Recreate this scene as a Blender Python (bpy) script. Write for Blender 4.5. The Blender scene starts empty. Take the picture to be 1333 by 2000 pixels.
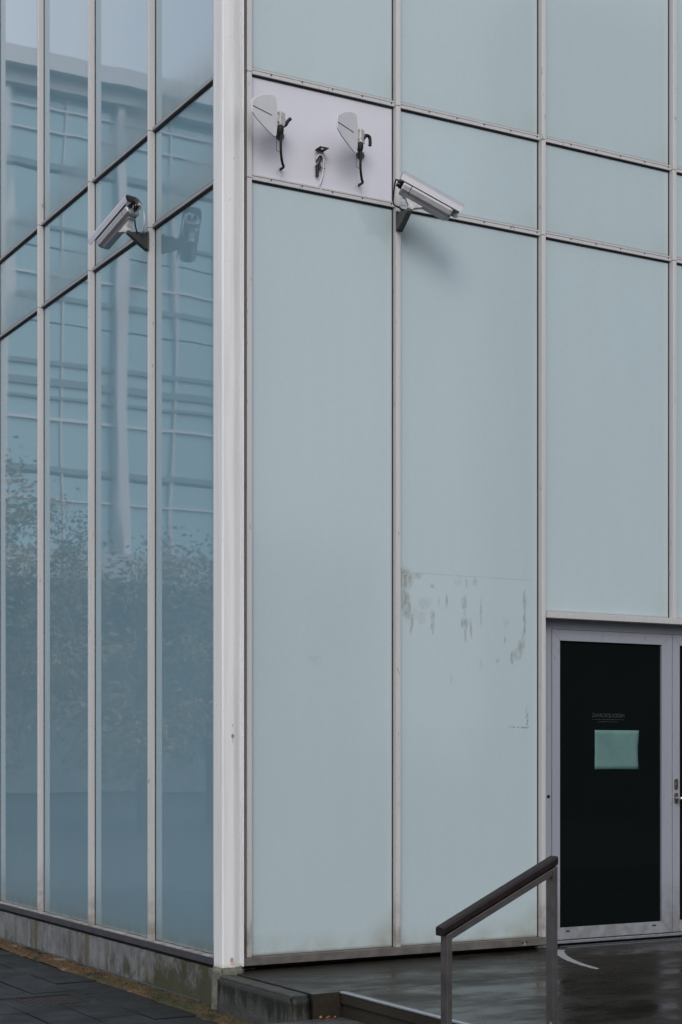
import bpy, bmesh, math, random
from mathutils import Vector, Matrix, noise as mnoise

random.seed(7)
C = bpy.context.scene.collection
SC = bpy.context.scene

# ------------------------------------------------------------------ camera
EYE = 1.5
cam_d = bpy.data.cameras.new('camera')
cam = bpy.data.objects.new('camera', cam_d)
C.objects.link(cam)
cam.location = (-4.0877, -8.85, EYE)
cam.rotation_euler = (math.radians(90), 0, -0.5329)
cam_d.sensor_fit = 'HORIZONTAL'
cam_d.sensor_width = 36.0
cam_d.lens = 3230.42 / 1333 * 36.0
cam_d.shift_x = -0.0787
cam_d.shift_y = 0.3556
cam_d.clip_start = 0.1
cam_d.clip_end = 2000
SC.camera = cam

# ------------------------------------------------------------------ light: soft overcast day
TO_SUN = Vector((-0.42, -0.73, 0.54)).normalized()
world = bpy.data.worlds.new('World')
SC.world = world
world.use_nodes = True
wn = world.node_tree
wn.nodes.clear()
sky = wn.nodes.new('ShaderNodeTexSky')
sky.sky_type = 'NISHITA'
sky.sun_disc = False
sky.sun_elevation = math.asin(TO_SUN.z)
sky.sun_rotation = math.atan2(TO_SUN.x, TO_SUN.y)
sky.air_density = 1.0
sky.dust_density = 3.5
sky.ozone_density = 1.0
hs = wn.nodes.new('ShaderNodeHueSaturation')
hs.inputs['Saturation'].default_value = 0.50
bg = wn.nodes.new('ShaderNodeBackground')
bg.inputs['Strength'].default_value = 0.15
wo = wn.nodes.new('ShaderNodeOutputWorld')
wn.links.new(sky.outputs[0], hs.inputs['Color'])
# an even cloud layer covers most of the clear sky
cloud = wn.nodes.new('ShaderNodeMix')
cloud.data_type = 'RGBA'
cloud.inputs[0].default_value = 0.75
cloud.inputs[7].default_value = (5.3, 5.55, 6.25, 1.0)
wn.links.new(hs.outputs[0], cloud.inputs[6])
wn.links.new(cloud.outputs[2], bg.inputs[0])
wn.links.new(bg.outputs[0], wo.inputs[0])

sun_d = bpy.data.lights.new('sun', 'SUN')
sun_d.energy = 0.95
sun_d.angle = math.radians(27)
sun_d.color = (1.0, 0.98, 0.97)
sun = bpy.data.objects.new('sun', sun_d)
C.objects.link(sun)
sun.location = (0, 0, 30)
sun.rotation_euler = (-TO_SUN).to_track_quat('-Z', 'Y').to_euler()

SC.view_settings.view_transform = 'Standard'
SC.view_settings.look = 'None'
SC.view_settings.gamma = 1.0
SC.view_settings.use_curve_mapping = False
SC.view_settings.exposure = 0.26


# ------------------------------------------------------------------ helpers
def obj(name, bm, mats, parent=None, smooth=False, bevel=0.0):
    me = bpy.data.meshes.new(name)
    bmesh.ops.recalc_face_normals(bm, faces=bm.faces)
    bm.to_mesh(me)
    bm.free()
    for m in (mats if isinstance(mats, (list, tuple)) else [mats]):
        me.materials.append(m)
    if smooth:
        for p in me.polygons:
            p.use_smooth = True
    o = bpy.data.objects.new(name, me)
    C.objects.link(o)
    if parent:
        o.parent = parent
    if bevel:
        b = o.modifiers.new('bevel', 'BEVEL')
        b.width = bevel
        b.segments = 2
        b.limit_method = 'ANGLE'
        b.angle_limit = math.radians(40)
    return o


def tag(o, label=None, cat=None, group=None, kind=None):
    if label:
        o['label'] = label
    if cat:
        o['category'] = cat
    if group:
        o['group'] = group
    if kind:
        o['kind'] = kind
    return o


def empty(name, loc, label=None, cat=None, group=None):
    o = bpy.data.objects.new(name, None)
    o.empty_display_size = 0.2
    o.location = loc
    C.objects.link(o)
    return tag(o, label, cat, group)


def box(bm, x0, x1, y0, y1, z0, z1, mat=0, M=None):
    vs = [bm.verts.new(Vector(p)) for p in ((x0, y0, z0), (x1, y0, z0), (x1, y1, z0), (x0, y1, z0),
                                            (x0, y0, z1), (x1, y0, z1), (x1, y1, z1), (x0, y1, z1))]
    if M is not None:
        for v in vs:
            v.co = M(v.co)
    fs = []
    for f in ((0, 3, 2, 1), (4, 5, 6, 7), (0, 1, 5, 4), (1, 2, 6, 5), (2, 3, 7, 6), (3, 0, 4, 7)):
        fa = bm.faces.new([vs[i] for i in f])
        fa.material_index = mat
        fs.append(fa)
    return fs


def boxes(*bs):
    bm = bmesh.new()
    for b in bs:
        box(bm, *b)
    return bm


def loft(bm, rings, cap=True, mat=0, closed=True):
    R = [[bm.verts.new(Vector(p)) for p in r] for r in rings]
    n = len(R[0])
    for a, b in zip(R, R[1:]):
        for i in range(n if closed else n - 1):
            f = bm.faces.new((a[i], a[(i + 1) % n], b[(i + 1) % n], b[i]))
            f.material_index = mat
    if cap:
        bm.faces.new(R[0][::-1]).material_index = mat
        bm.faces.new(R[-1]).material_index = mat


def tube(bm, pts, r, n=8, mat=0):
    pts = [Vector(p) for p in pts]
    rings = []
    up0 = Vector((0.31, 0.17, 0.93)).normalized()
    for i, p in enumerate(pts):
        d = (pts[min(i + 1, len(pts) - 1)] - pts[max(i - 1, 0)]).normalized()
        u = d.cross(up0)
        if u.length < 1e-3:
            u = d.cross(Vector((1, 0, 0)))
        u.normalize()
        w = d.cross(u)
        rr = r[i] if isinstance(r, (list, tuple)) else r
        rings.append([p + (u * math.cos(2 * math.pi * k / n) + w * math.sin(2 * math.pi * k / n)) * rr for k in range(n)])
    loft(bm, rings, mat=mat)


def spline(pts, n=6):
    """Catmull-Rom through pts"""
    pts = [Vector(p) for p in pts]
    out = []
    for i in range(len(pts) - 1):
        p0, p1, p2, p3 = pts[max(i - 1, 0)], pts[i], pts[i + 1], pts[min(i + 2, len(pts) - 1)]
        for k in range(n):
            t = k / n
            out.append(0.5 * ((2 * p1) + (p2 - p0) * t + (2 * p0 - 5 * p1 + 4 * p2 - p3) * t * t + (3 * p1 - p0 - 3 * p2 + p3) * t ** 3))
    out.append(pts[-1])
    return out


# ------------------------------------------------------------------ node materials
class NM:
    def __init__(self, name):
        self.m = bpy.data.materials.new(name)
        self.m.use_nodes = True
        self.t = self.m.node_tree
        self.t.nodes.clear()
        self.out = self.t.nodes.new('ShaderNodeOutputMaterial')
        self.b = self.t.nodes.new('ShaderNodeBsdfPrincipled')
        self.t.links.new(self.b.outputs[0], self.out.inputs[0])
        self._pos = None

    def node(self, ty, **kw):
        n = self.t.nodes.new(ty)
        for k, v in kw.items():
            setattr(n, k, v)
        return n

    def put(self, sock, v):
        if isinstance(v, bpy.types.NodeSocket):
            self.t.links.new(v, sock)
        elif isinstance(v, (tuple, list)) and len(v) == 3 and sock.type == 'RGBA':
            sock.default_value = (*v, 1)
        else:
            sock.default_value = v

    def set(self, **kw):
        names = {'color': 'Base Color', 'rough': 'Roughness', 'metal': 'Metallic', 'ior': 'IOR', 'spec': 'Specular IOR Level',
                 'coat': 'Coat Weight', 'coatr': 'Coat Roughness', 'coatior': 'Coat IOR', 'normal': 'Normal', 'coatn': 'Coat Normal',
                 'trans': 'Transmission Weight'}
        for k, v in kw.items():
            self.put(self.b.inputs[names[k]], v)
        return self

    def pos(self):
        if self._pos is None:
            self._pos = self.node('ShaderNodeNewGeometry').outputs['Position']
        return self._pos

    def obj(self):
        return self.node('ShaderNodeTexCoord').outputs['Object']

    def uv(self, name):
        return self.node('ShaderNodeUVMap', uv_map=name).outputs[0]

    def sep(self, v):
        n = self.node('ShaderNodeSeparateXYZ')
        self.put(n.inputs[0], v)
        return n.outputs

    def math(self, op, a, b=0.0, clamp=False):
        n = self.node('ShaderNodeMath', operation=op, use_clamp=clamp)
        self.put(n.inputs[0], a)
        self.put(n.inputs[1], b)
        return n.outputs[0]

    def scale(self, v, s):
        n = self.node('ShaderNodeVectorMath', operation='MULTIPLY')
        self.put(n.inputs[0], v)
        n.inputs[1].default_value = s
        return n.outputs[0]

    def noise(self, v, scale=5.0, detail=4.0, rough=0.55, dist=0.0):
        n = self.node('ShaderNodeTexNoise')
        self.put(n.inputs['Vector'], v)
        n.inputs['Scale'].default_value = scale
        n.inputs['Detail'].default_value = detail
        n.inputs['Roughness'].default_value = rough
        n.inputs['Distortion'].default_value = dist
        return n.outputs['Fac']

    def ramp(self, v, a, b, lo=0.0, hi=1.0, smooth=True):
        n = self.node('ShaderNodeMapRange')
        if smooth:
            n.interpolation_type = 'SMOOTHSTEP'
        self.put(n.inputs['Value'], v)
        n.inputs['From Min'].default_value = a
        n.inputs['From Max'].default_value = b
        n.inputs['To Min'].default_value = lo
        n.inputs['To Max'].default_value = hi
        return n.outputs[0]

    def mix(self, f, a, b):
        n = self.node('ShaderNodeMix', data_type='RGBA')
        self.put(n.inputs[0], f)
        self.put(n.inputs[6], a)
        self.put(n.inputs[7], b)
        return n.outputs[2]

    def mul(self, c, f):
        """colour * scalar"""
        n = self.node('ShaderNodeVectorMath', operation='SCALE')
        self.put(n.inputs[0], c)
        self.put(n.inputs['Scale'], f)
        return n.outputs[0]

    def bump(self, h, strength, dist):
        n = self.node('ShaderNodeBump')
        self.put(n.inputs['Height'], h)
        n.inputs['Strength'].default_value = strength
        n.inputs['Distance'].default_value = dist
        return n.outputs[0]

    def ellipses(self, v2, spots):
        """soft spots on a two-component position: (cx, cy, rx, ry, strength)"""
        acc = 0.0
        s = self.sep(v2)
        for cx, cy, rx, ry, k in spots:
            rx, ry = rx * 1.08, ry * 1.05
            dx = self.math('DIVIDE', self.math('SUBTRACT', s[0], cx), rx)
            dy = self.math('DIVIDE', self.math('SUBTRACT', s[1], cy), ry)
            d = self.math('ADD', self.math('MULTIPLY', dx, dx), self.math('MULTIPLY', dy, dy))
            acc = self.math('MAXIMUM', acc, self.ramp(d, 1.0, 0.1, 0.0, k))
        return acc


def simple(name, col, rough=0.5, metal=0.0, var=0.12, scale=25.0, spec=0.5, bump=0.0):
    k = NM(name)
    n = k.noise(k.pos(), scale, 5)
    c = k.mul(k.mix(0.0, col, col), k.ramp(n, 0.25, 0.75, 1 - var, 1 + var, False))
    k.set(color=c, rough=k.ramp(n, 0.3, 0.7, rough * 0.88, min(1, rough * 1.12), False), metal=metal, spec=spec)
    if bump:
        k.set(normal=k.bump(k.noise(k.pos(), scale * 6, 4), 0.5, bump))
    return k.m


# painted / anodised metal of the mullions: slight vertical runs and grime towards the ground
def frame_metal(name, col, grime=(0.16, 0.13, 0.105)):
    k = NM(name)
    p = k.pos()
    runs = k.noise(k.scale(p, (60, 60, 1.2)), 1.0, 4)
    fine = k.noise(p, 90, 3)
    v = k.math('ADD', k.math('MULTIPLY', runs, 0.6), k.math('MULTIPLY', fine, 0.4))
    c = k.mul(k.mix(0.0, col, col), k.ramp(v, 0.3, 0.7, 0.92, 1.07, False))
    z = k.sep(p)[2]
    g = k.math('MULTIPLY', k.ramp(z, 0.75, 0.28, 0, 0.75), k.ramp(k.noise(p, 14, 4), 0.35, 0.65, 0.35, 1.0))
    spots = k.ramp(k.noise(k.scale(p, (1, 1, 0.35)), 33, 3), 0.66, 0.74, 0, 0.5)
    g = k.math('MAXIMUM', g, spots)
    k.set(color=k.mix(g, c, grime), rough=k.ramp(v, 0.3, 0.7, 0.42, 0.6, False), metal=0.15)
    return k.m


M_frame = frame_metal('frame_metal', (0.505, 0.495, 0.488))
M_transom = frame_metal('transom_metal', (0.47, 0.462, 0.46))
M_gasket_shade = simple('gasket_rubber_and_shade', (0.012, 0.013, 0.018), 0.7, var=0.2)  # black rubber, also used for the painted shadow line under the transoms
M_dark = simple('dark_recess', (0.012, 0.011, 0.010), 0.9, var=0.3)
M_sill = frame_metal('sill_metal', (0.15, 0.14, 0.135), (0.075, 0.065, 0.052))
M_fascia = simple('fascia_metal', (0.045, 0.045, 0.052), 0.5, 0.1, 0.2, 12)
M_door = frame_metal('door_metal', (0.29, 0.305, 0.345), (0.16, 0.15, 0.14))


def right_glass(name, stains=None, dirt=1.0):
    k = NM(name)
    p = k.pos()
    uv, uvr = k.uv('m'), k.uv('r')
    s, r = k.sep(uv), k.sep(uvr)
    rnd = k.node('ShaderNodeObjectInfo').outputs['Random']
    base = k.mix(k.ramp(k.noise(k.scale(p, (1, 1, 0.5)), 0.7, 3), 0.3, 0.7), (0.396, 0.482, 0.504), (0.406, 0.488, 0.505))
    base = k.mul(base, k.ramp(rnd, 0, 1, 0.975, 1.025, False))
    base = k.mul(base, k.ramp(k.noise(k.scale(p, (7, 7, 0.8)), 1.0, 4), 0.3, 0.7, 0.99, 1.01, False))
    base = k.mul(base, k.ramp(k.noise(p, 150, 2), 0.25, 0.75, 0.955, 1.045, False))
    base = k.mul(base, k.ramp(k.noise(k.scale(p, (1, 1, 0.8)), 30, 3), 0.3, 0.7, 0.985, 1.015, False))
    # reflection of the mullion sides, painted as a lighter, warmer band along the edges
    e = k.math('MINIMUM', s[0], r[0])
    base = k.mix(k.ramp(e, 0.05, 0.0, 0, 0.30), base, (0.46, 0.50, 0.47))
    # grime at the foot
    nz = k.noise(k.scale(p, (7, 7, 6)), 1.0, 6)
    foot = k.math('MULTIPLY', k.ramp(s[1], 0.16, 0.0, 0, 0.55 * dirt), k.ramp(nz, 0.3, 0.75, 0.1, 1.0))
    corner = k.math('MULTIPLY', k.ramp(k.math('ADD', k.math('MULTIPLY', r[0], 0.8), k.math('MULTIPLY', s[1], 1.2)), 0.36, 0.0, 0, 0.75 * dirt),
                    k.ramp(nz, 0.3, 0.6, 0.45, 1.0))
    foot = k.math('MAXIMUM', foot, corner)
    foot = k.math('MULTIPLY', foot, k.ramp(k.sep(p)[2], 1.5, 0.6, 0.25, 1.0))
    base = k.mix(foot, base, (0.25, 0.235, 0.17))
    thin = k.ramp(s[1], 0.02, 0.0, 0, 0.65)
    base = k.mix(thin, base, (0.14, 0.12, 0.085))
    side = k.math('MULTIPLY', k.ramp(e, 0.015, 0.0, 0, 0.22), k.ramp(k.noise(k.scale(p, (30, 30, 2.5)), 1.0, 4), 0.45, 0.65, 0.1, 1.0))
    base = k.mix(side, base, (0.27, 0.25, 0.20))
    if stains:
        xz = k.node('ShaderNodeCombineXYZ')
        sp = k.sep(p)
        t = k.t
        wob = k.noise(k.scale(p, (14, 14, 8)), 1.0, 4)
        t.links.new(k.math('ADD', sp[0], k.math('MULTIPLY', k.math('SUBTRACT', wob, 0.5), 0.05)), xz.inputs[0])
        t.links.new(k.math('ADD', sp[2], k.math('MULTIPLY', k.math('SUBTRACT', wob, 0.5), 0.07)), xz.inputs[1])
        m = k.ellipses(xz.outputs[0], stains)
        br = k.ramp(k.noise(k.scale(p, (55, 55, 22)), 1.0, 5, 0.6), 0.30, 0.66, 0.12, 0.8)
        m = k.math('MULTIPLY', m, br)
        base = k.mix(m, base, (0.155, 0.15, 0.115))
        # hairline left by the top edge of a poster, and its faint ghost
        ln = k.math('MULTIPLY', k.ramp(k.math('ABSOLUTE', k.math('SUBTRACT', sp[2], 2.637)), 0.005, 0.0), k.math('MULTIPLY', k.ramp(sp[0], 2.17, 2.14), k.ramp(sp[0], 1.1, 1.12)))
        ln = k.math('MULTIPLY', ln, k.ramp(k.noise(p, 18, 3), 0.3, 0.6, 0.05, 0.33))
        base = k.mix(ln, base, (0.15, 0.15, 0.12))
        ghost = k.math('MULTIPLY', k.ramp(sp[2], 2.637, 2.630), k.ramp(sp[2], 1.66, 1.68))
        ghost = k.math('MULTIPLY', ghost, k.math('MULTIPLY', k.ramp(sp[0], 2.15, 2.14, 0, 0.05), k.ramp(sp[0], 1.1, 1.12)))
        base = k.mix(ghost, base, (0.5, 0.57, 0.6))
        # speckle along the lower right corner of the old poster
        d1 = k.math('MULTIPLY', k.ramp(k.math('ABSOLUTE', k.math('SUBTRACT', sp[0], 2.135)), 0.018, 0.0), k.math('MULTIPLY', k.ramp(sp[2], 1.66, 1.68), k.ramp(sp[2], 1.86, 1.72)))
        d2 = k.math('MULTIPLY', k.ramp(k.math('ABSOLUTE', k.math('SUBTRACT', sp[2], 1.677)), 0.012, 0.0), k.math('MULTIPLY', k.ramp(sp[0], 1.96, 2.0), k.ramp(sp[0], 2.16, 2.14)))
        dd = k.math('MULTIPLY', k.math('MAXIMUM', d1, d2), k.ramp(k.noise(p, 75, 3), 0.46, 0.6, 0, 0.8))
        base = k.mix(dd, base, (0.12, 0.13, 0.12))
    wav = k.noise(k.scale(p, (1, 1, 0.6)), 1.3, 2)
    k.set(color=base, rough=0.10, ior=1.45, normal=k.bump(wav, 1.0, 0.002))
    return k.m


STAINS = [(1.20, 2.60, 0.075, 0.085, 0.9), (1.29, 2.62, 0.05, 0.03, 0.55), (1.18, 2.53, 0.03, 0.05, 0.6),
          (1.205, 2.47, 0.042, 0.085, 0.9), (1.225, 2.40, 0.03, 0.085, 0.85), (1.25, 2.32, 0.017, 0.08, 0.8),
          (1.40, 2.55, 0.022, 0.018, 0.5), (1.665, 2.60, 0.012, 0.04, 0.5), (1.60, 2.60, 0.035, 0.04, 0.25), (1.73, 2.60, 0.02, 0.035, 0.4),
          (1.514, 2.466, 0.012, 0.06, 0.7), (1.46, 2.47, 0.012, 0.05, 0.35), (1.35, 2.45, 0.06, 0.05, 0.3),
          (1.646, 2.465, 0.025, 0.055, 0.65), (1.65, 2.40, 0.012, 0.05, 0.4), (1.408, 2.35, 0.022, 0.08, 0.75), (1.415, 2.31, 0.010, 0.07, 0.6),
          (1.65, 2.335, 0.035, 0.05, 0.7), (1.655, 2.27, 0.012, 0.08, 0.65), (1.70, 2.30, 0.012, 0.09, 0.65), (1.778, 2.42, 0.010, 0.11, 0.5),
          (2.114, 2.50, 0.018, 0.08, 0.95), (2.116, 2.37, 0.013, 0.13, 0.8), (2.105, 2.24, 0.018, 0.10, 0.5), (2.086, 2.20, 0.03, 0.06, 0.7), (2.06, 2.15, 0.045, 0.05, 0.55),
          (2.02, 2.13, 0.018, 0.055, 0.85), (1.97, 2.35, 0.03, 0.05, 0.2), (1.96, 2.24, 0.012, 0.03, 0.5), (1.90, 2.10, 0.02, 0.02, 0.4), (1.78, 2.08, 0.012, 0.05, 0.3),
          (1.55, 1.98, 0.012, 0.05, 0.25), (1.28, 2.38, 0.05, 0.05, 0.25), (1.33, 2.36, 0.04, 0.06, 0.25)]
M_glass_r = right_glass('frosted_glass_facade')
M_glass_stained = right_glass('frosted_glass_stained', STAINS)
M_glass_smudge = right_glass('frosted_glass_smudged', [(0.564, 2.075, 0.05, 0.035, 0.22), (0.60, 2.05, 0.03, 0.02, 0.12)])


def left_glass():
    k = NM('tinted_glass')
    p = k.pos()
    s, r = k.sep(k.uv('m')), k.sep(k.uv('r'))
    base = k.mix(k.ramp(k.noise(k.scale(p, (1, 1, 0.5)), 0.8, 3), 0.3, 0.7), (0.170, 0.285, 0.345), (0.185, 0.30, 0.355))
    n2 = k.noise(k.scale(p, (8, 8, 4)), 1.0, 6)
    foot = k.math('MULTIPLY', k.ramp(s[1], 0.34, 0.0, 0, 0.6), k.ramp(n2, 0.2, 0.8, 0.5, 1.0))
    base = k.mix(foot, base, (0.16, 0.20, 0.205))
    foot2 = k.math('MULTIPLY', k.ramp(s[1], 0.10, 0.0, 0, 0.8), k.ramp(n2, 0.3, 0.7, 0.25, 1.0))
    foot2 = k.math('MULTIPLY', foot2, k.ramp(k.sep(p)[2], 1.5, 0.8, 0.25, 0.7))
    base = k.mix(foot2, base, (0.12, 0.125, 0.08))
    dust = k.ramp(k.noise(k.scale(p, (25, 25, 9)), 1.0, 5), 0.45, 0.8, 0, 0.12)
    base = k.mix(dust, base, (0.22, 0.26, 0.27))
    w = k.noise(k.scale(p, (1, 1.0, 0.6)), 1.5, 0.5, 0.3)
    edge = k.math('MULTIPLY', k.math('SINE', k.math('MULTIPLY', s[0], 5.5)), 0.16)
    h = k.math('ADD', w, edge)
    nrm = k.bump(h, 1.0, 0.0015)
    k.set(color=base, rough=k.math('ADD', 0.015, k.math('MULTIPLY', foot, 0.35)), ior=1.9, normal=nrm, coat=k.math('SUBTRACT', 0.62, k.math('MULTIPLY', foot, 0.6)), coatr=0.02, coatior=1.5, coatn=nrm)
    return k.m


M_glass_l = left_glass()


def white_paint():
    k = NM('white_column_paint')
    p = k.pos()
    c = k.mix(k.ramp(k.noise(k.scale(p, (20, 20, 1.0)), 1.0, 5), 0.35, 0.75), (0.68, 0.68, 0.675), (0.59, 0.588, 0.58))
    c = k.mul(c, k.ramp(k.noise(p, 120, 3), 0.3, 0.7, 0.95, 1.04, False))
    sp = k.sep(p)
    spk = k.ramp(k.noise(k.scale(p, (1, 1, 0.6)), 36, 2), 0.735, 0.77, 0, 0.55)
    c = k.mix(spk, c, (0.2, 0.19, 0.17))
    xz = k.node('ShaderNodeCombineXYZ')
    k.t.links.new(sp[0], xz.inputs[0])
    k.t.links.new(sp[2], xz.inputs[1])
    rust = k.ellipses(xz.outputs[0], [(-0.019, 1.607, 0.012, 0.016, 0.95), (-0.019, 1.59, 0.006, 0.03, 0.4), (-0.025, 0.305, 0.014, 0.02, 0.8), (-0.02, 0.285, 0.02, 0.02, 0.4)])
    c = k.mix(rust, c, (0.30, 0.13, 0.055))
    foot = k.math('MULTIPLY', k.ramp(sp[2], 0.29, 0.262, 0, 0.7), k.ramp(k.noise(p, 40, 4), 0.4, 0.65, 0.2, 1))
    c = k.mix(foot, c, (0.40, 0.33, 0.22))
    k.set(color=c, rough=0.42, normal=k.bump(k.noise(k.scale(p, (1, 1, 0.5)), 18, 2), 0.6, 0.0006))
    return k.m


M_white = white_paint()


def panel_mat():
    k = NM('white_panel')
    p = k.pos()
    c = k.mix(k.ramp(k.noise(k.scale(p, (3, 3, 1.2)), 1.0, 4), 0.3, 0.7), (0.545, 0.54, 0.59), (0.575, 0.57, 0.615))
    runs = k.math('MULTIPLY', k.ramp(k.noise(k.scale(p, (45, 45, 2.0)), 1.0, 4), 0.55, 0.75, 0, 0.12), k.ramp(k.sep(k.uv('m'))[1], 0.5, 0.0))
    c = k.mix(runs, c, (0.33, 0.32, 0.30))
    k.set(color=c, rough=0.38)
    return k.m


M_panel = panel_mat()


def plinth_concrete():
    k = NM('plinth_concrete')
    p = k.pos()
    sp = k.sep(p)
    c = k.mix(k.ramp(k.noise(p, 9, 6), 0.3, 0.7), (0.125, 0.127, 0.133), (0.18, 0.182, 0.188))
    c = k.mul(c, k.ramp(k.noise(p, 70, 4), 0.3, 0.7, 0.85, 1.12, False))
    runs = k.ramp(k.noise(k.scale(p, (12, 12, 2.2)), 1.0, 7, 0.68), 0.42, 0.70, 0, 0.75)
    c = k.mix(runs, c, (0.06, 0.057, 0.045))
    pale = k.ramp(k.noise(k.scale(p, (17, 17, 3.5)), 1.0, 6, 0.65), 0.60, 0.72, 0, 0.5)
    c = k.mix(pale, c, (0.27, 0.275, 0.28))
    yz = k.node('ShaderNodeCombineXYZ')
    k.t.links.new(k.math('ADD', sp[1], k.math('MULTIPLY', k.math('SUBTRACT', k.noise(k.scale(p, (8, 8, 20)), 1.0, 3), 0.5), 0.03)), yz.inputs[0])
    k.t.links.new(sp[2], yz.inputs[1])
    brown = k.ellipses(yz.outputs[0], [(3.40, 0.12, 0.05, 0.6, 0.75), (2.285, 0.12, 0.055, 0.6, 0.75), (1.15, 0.1, 0.06, 0.5, 0.35), (4.5, 0.1, 0.06, 0.6, 0.7),
                                       (3.62, 0.12, 0.02, 0.5, 0.45), (1.867, 0.12, 0.012, 0.4, 0.7), (3.9, 0.1, 0.02, 0.5, 0.4)])
    c = k.mix(brown, c, (0.075, 0.065, 0.03))
    # moss spreading from the foot, thick near the corner
    mz = k.noise(k.scale(p, (6.5, 6.5, 6.0)), 1.0, 8, 0.66)
    near = k.ramp(sp[1], 2.0, 0.6, 0.02, 0.30)
    low = k.ramp(sp[2], 0.26, 0.02, -0.10, 0.12, False)
    moss = k.ramp(k.math('ADD', k.math('ADD', mz, near), low), 0.60, 0.86, 0, 0.92)
    c = k.mix(moss, c, k.mix(k.noise(p, 50, 3), (0.020, 0.024, 0.008), (0.058, 0.060, 0.030)))
    rim = k.math('MULTIPLY', k.ramp(sp[2], 0.205, 0.232, 0, 0.8), k.ramp(k.noise(p, 22, 3), 0.5, 0.64))
    c = k.mix(rim, c, (0.05, 0.055, 0.018))
    k.set(color=c, rough=0.85, spec=0.25, normal=k.bump(k.noise(p, 60, 5), 0.6, 0.004))
    return k.m


M_plinth = plinth_concrete()


def mossy(name, a, b, mossf, wet=0.6, streak=True):
    k = NM(name)
    p = k.pos()
    sp = k.sep(p)
    c = k.mix(k.ramp(k.noise(p, 11, 6), 0.3, 0.7), a, b)
    c = k.mul(c, k.ramp(k.noise(p, 85, 4), 0.3, 0.7, 0.75, 1.2, False))
    m = k.ramp(k.noise(k.scale(p, (9, 9, 3)), 1.0, 6, 0.6), 0.62 - mossf, 0.86 - mossf, 0, 0.85)
    c = k.mix(m, c, k.mix(k.noise(p, 55, 3), (0.035, 0.040, 0.015), (0.088, 0.096, 0.045)))
    if streak:
        st = k.ramp(k.math('ADD', k.math('ADD', k.math('MULTIPLY', k.noise(k.scale(p, (13, 13, 1.6)), 1.0, 3), 0.6), k.math('MULTIPLY', k.noise(k.scale(p, (45, 45, 5)), 1.0, 5), 0.4)), k.ramp(sp[2], 0.0, 0.21, -0.20, 0.24, False)), 0.44, 0.66, 0, 0.95)
        st = k.math('MULTIPLY', st, k.ramp(sp[2], 0.2195, 0.216, 0.35, 1.0))
        c = k.mix(st, c, (0.008, 0.008, 0.0055))
    k.set(color=c, rough=wet, spec=0.35, normal=k.bump(k.noise(p, 45, 6), 0.7, 0.006))
    return k.m


M_corner = mossy('mossy_corner_concrete', (0.10, 0.105, 0.075), (0.165, 0.165, 0.13), 0.12, 0.8, False)
M_lowwall = mossy('low_wall_concrete', (0.034, 0.034, 0.031), (0.062, 0.062, 0.058), 0.07, 0.55, True)


def wet_stone(name, a, b, r0, r1, puddle=0.5):
    k = NM(name)
    p = k.pos()
    big = k.noise(k.scale(p, (1.2, 2.6, 1)), 1.0, 5, 0.55)
    c = k.mix(k.ramp(big, 0.3, 0.7), a, b)
    c = k.mul(c, k.ramp(k.noise(p, 60, 5), 0.3, 0.7, 0.8, 1.2, False))
    streak = k.noise(k.scale(p, (5.0, 7, 1)), 1.0, 6)
    w = k.math('ADD', k.math('MULTIPLY', big, 0.65), k.math('MULTIPLY', streak, 0.35))
    k.set(color=c, rough=k.ramp(w, puddle - 0.14, puddle + 0.16, r0, r1), spec=0.5, ior=1.21,
          normal=k.bump(k.noise(p, 30, 4), 0.4, 0.0015))
    return k.m


M_landing = wet_stone('wet_landing_stone', (0.014, 0.0125, 0.0095), (0.023, 0.021, 0.0165), 0.14, 0.5)
M_riser = wet_stone('wet_riser_stone', (0.022, 0.019, 0.014), (0.03, 0.026, 0.02), 0.5, 0.8)
M_tread = mossy('tread_concrete', (0.04, 0.04, 0.039), (0.07, 0.07, 0.069), 0.0, 0.6, False)


def paving():
    k = NM('paving_stone')
    p = k.pos()
    rnd = k.node('ShaderNodeObjectInfo').outputs['Random']
    c = k.mix(rnd, (0.005, 0.0058, 0.0062), (0.009, 0.0098, 0.0103))
    c = k.mul(c, k.ramp(k.noise(p, 9, 6), 0.3, 0.7, 0.7, 1.25, False))
    c = k.mul(c, k.ramp(k.noise(p, 130, 3), 0.3, 0.7, 0.65, 1.35, False))
    m = k.ramp(k.math('ADD', k.noise(k.scale(p, (3, 2.2, 1)), 1.0, 5), k.ramp(k.sep(p)[0], -0.9, -0.3, -0.1, 0.03)), 0.55, 0.72, 0, 0.55)
    c = k.mix(m, c, (0.012, 0.016, 0.006))
    spk = k.ramp(k.noise(p, 24, 1), 0.755, 0.77, 0, 0.8)
    c = k.mix(spk, c, (0.16, 0.14, 0.11))
    k.set(color=c, rough=k.ramp(k.noise(p, 3, 4), 0.3, 0.7, 0.45, 0.75), spec=0.3, normal=k.bump(k.noise(p, 90, 4), 0.6, 0.003))
    return k.m


M_paver = paving()
M_bed = simple('joint_sand', (0.004, 0.004, 0.004), 0.9, var=0.4, scale=60)
M_asphalt = simple('asphalt', (0.03, 0.03, 0.031), 0.7, var=0.3, scale=40, bump=0.002)


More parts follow.
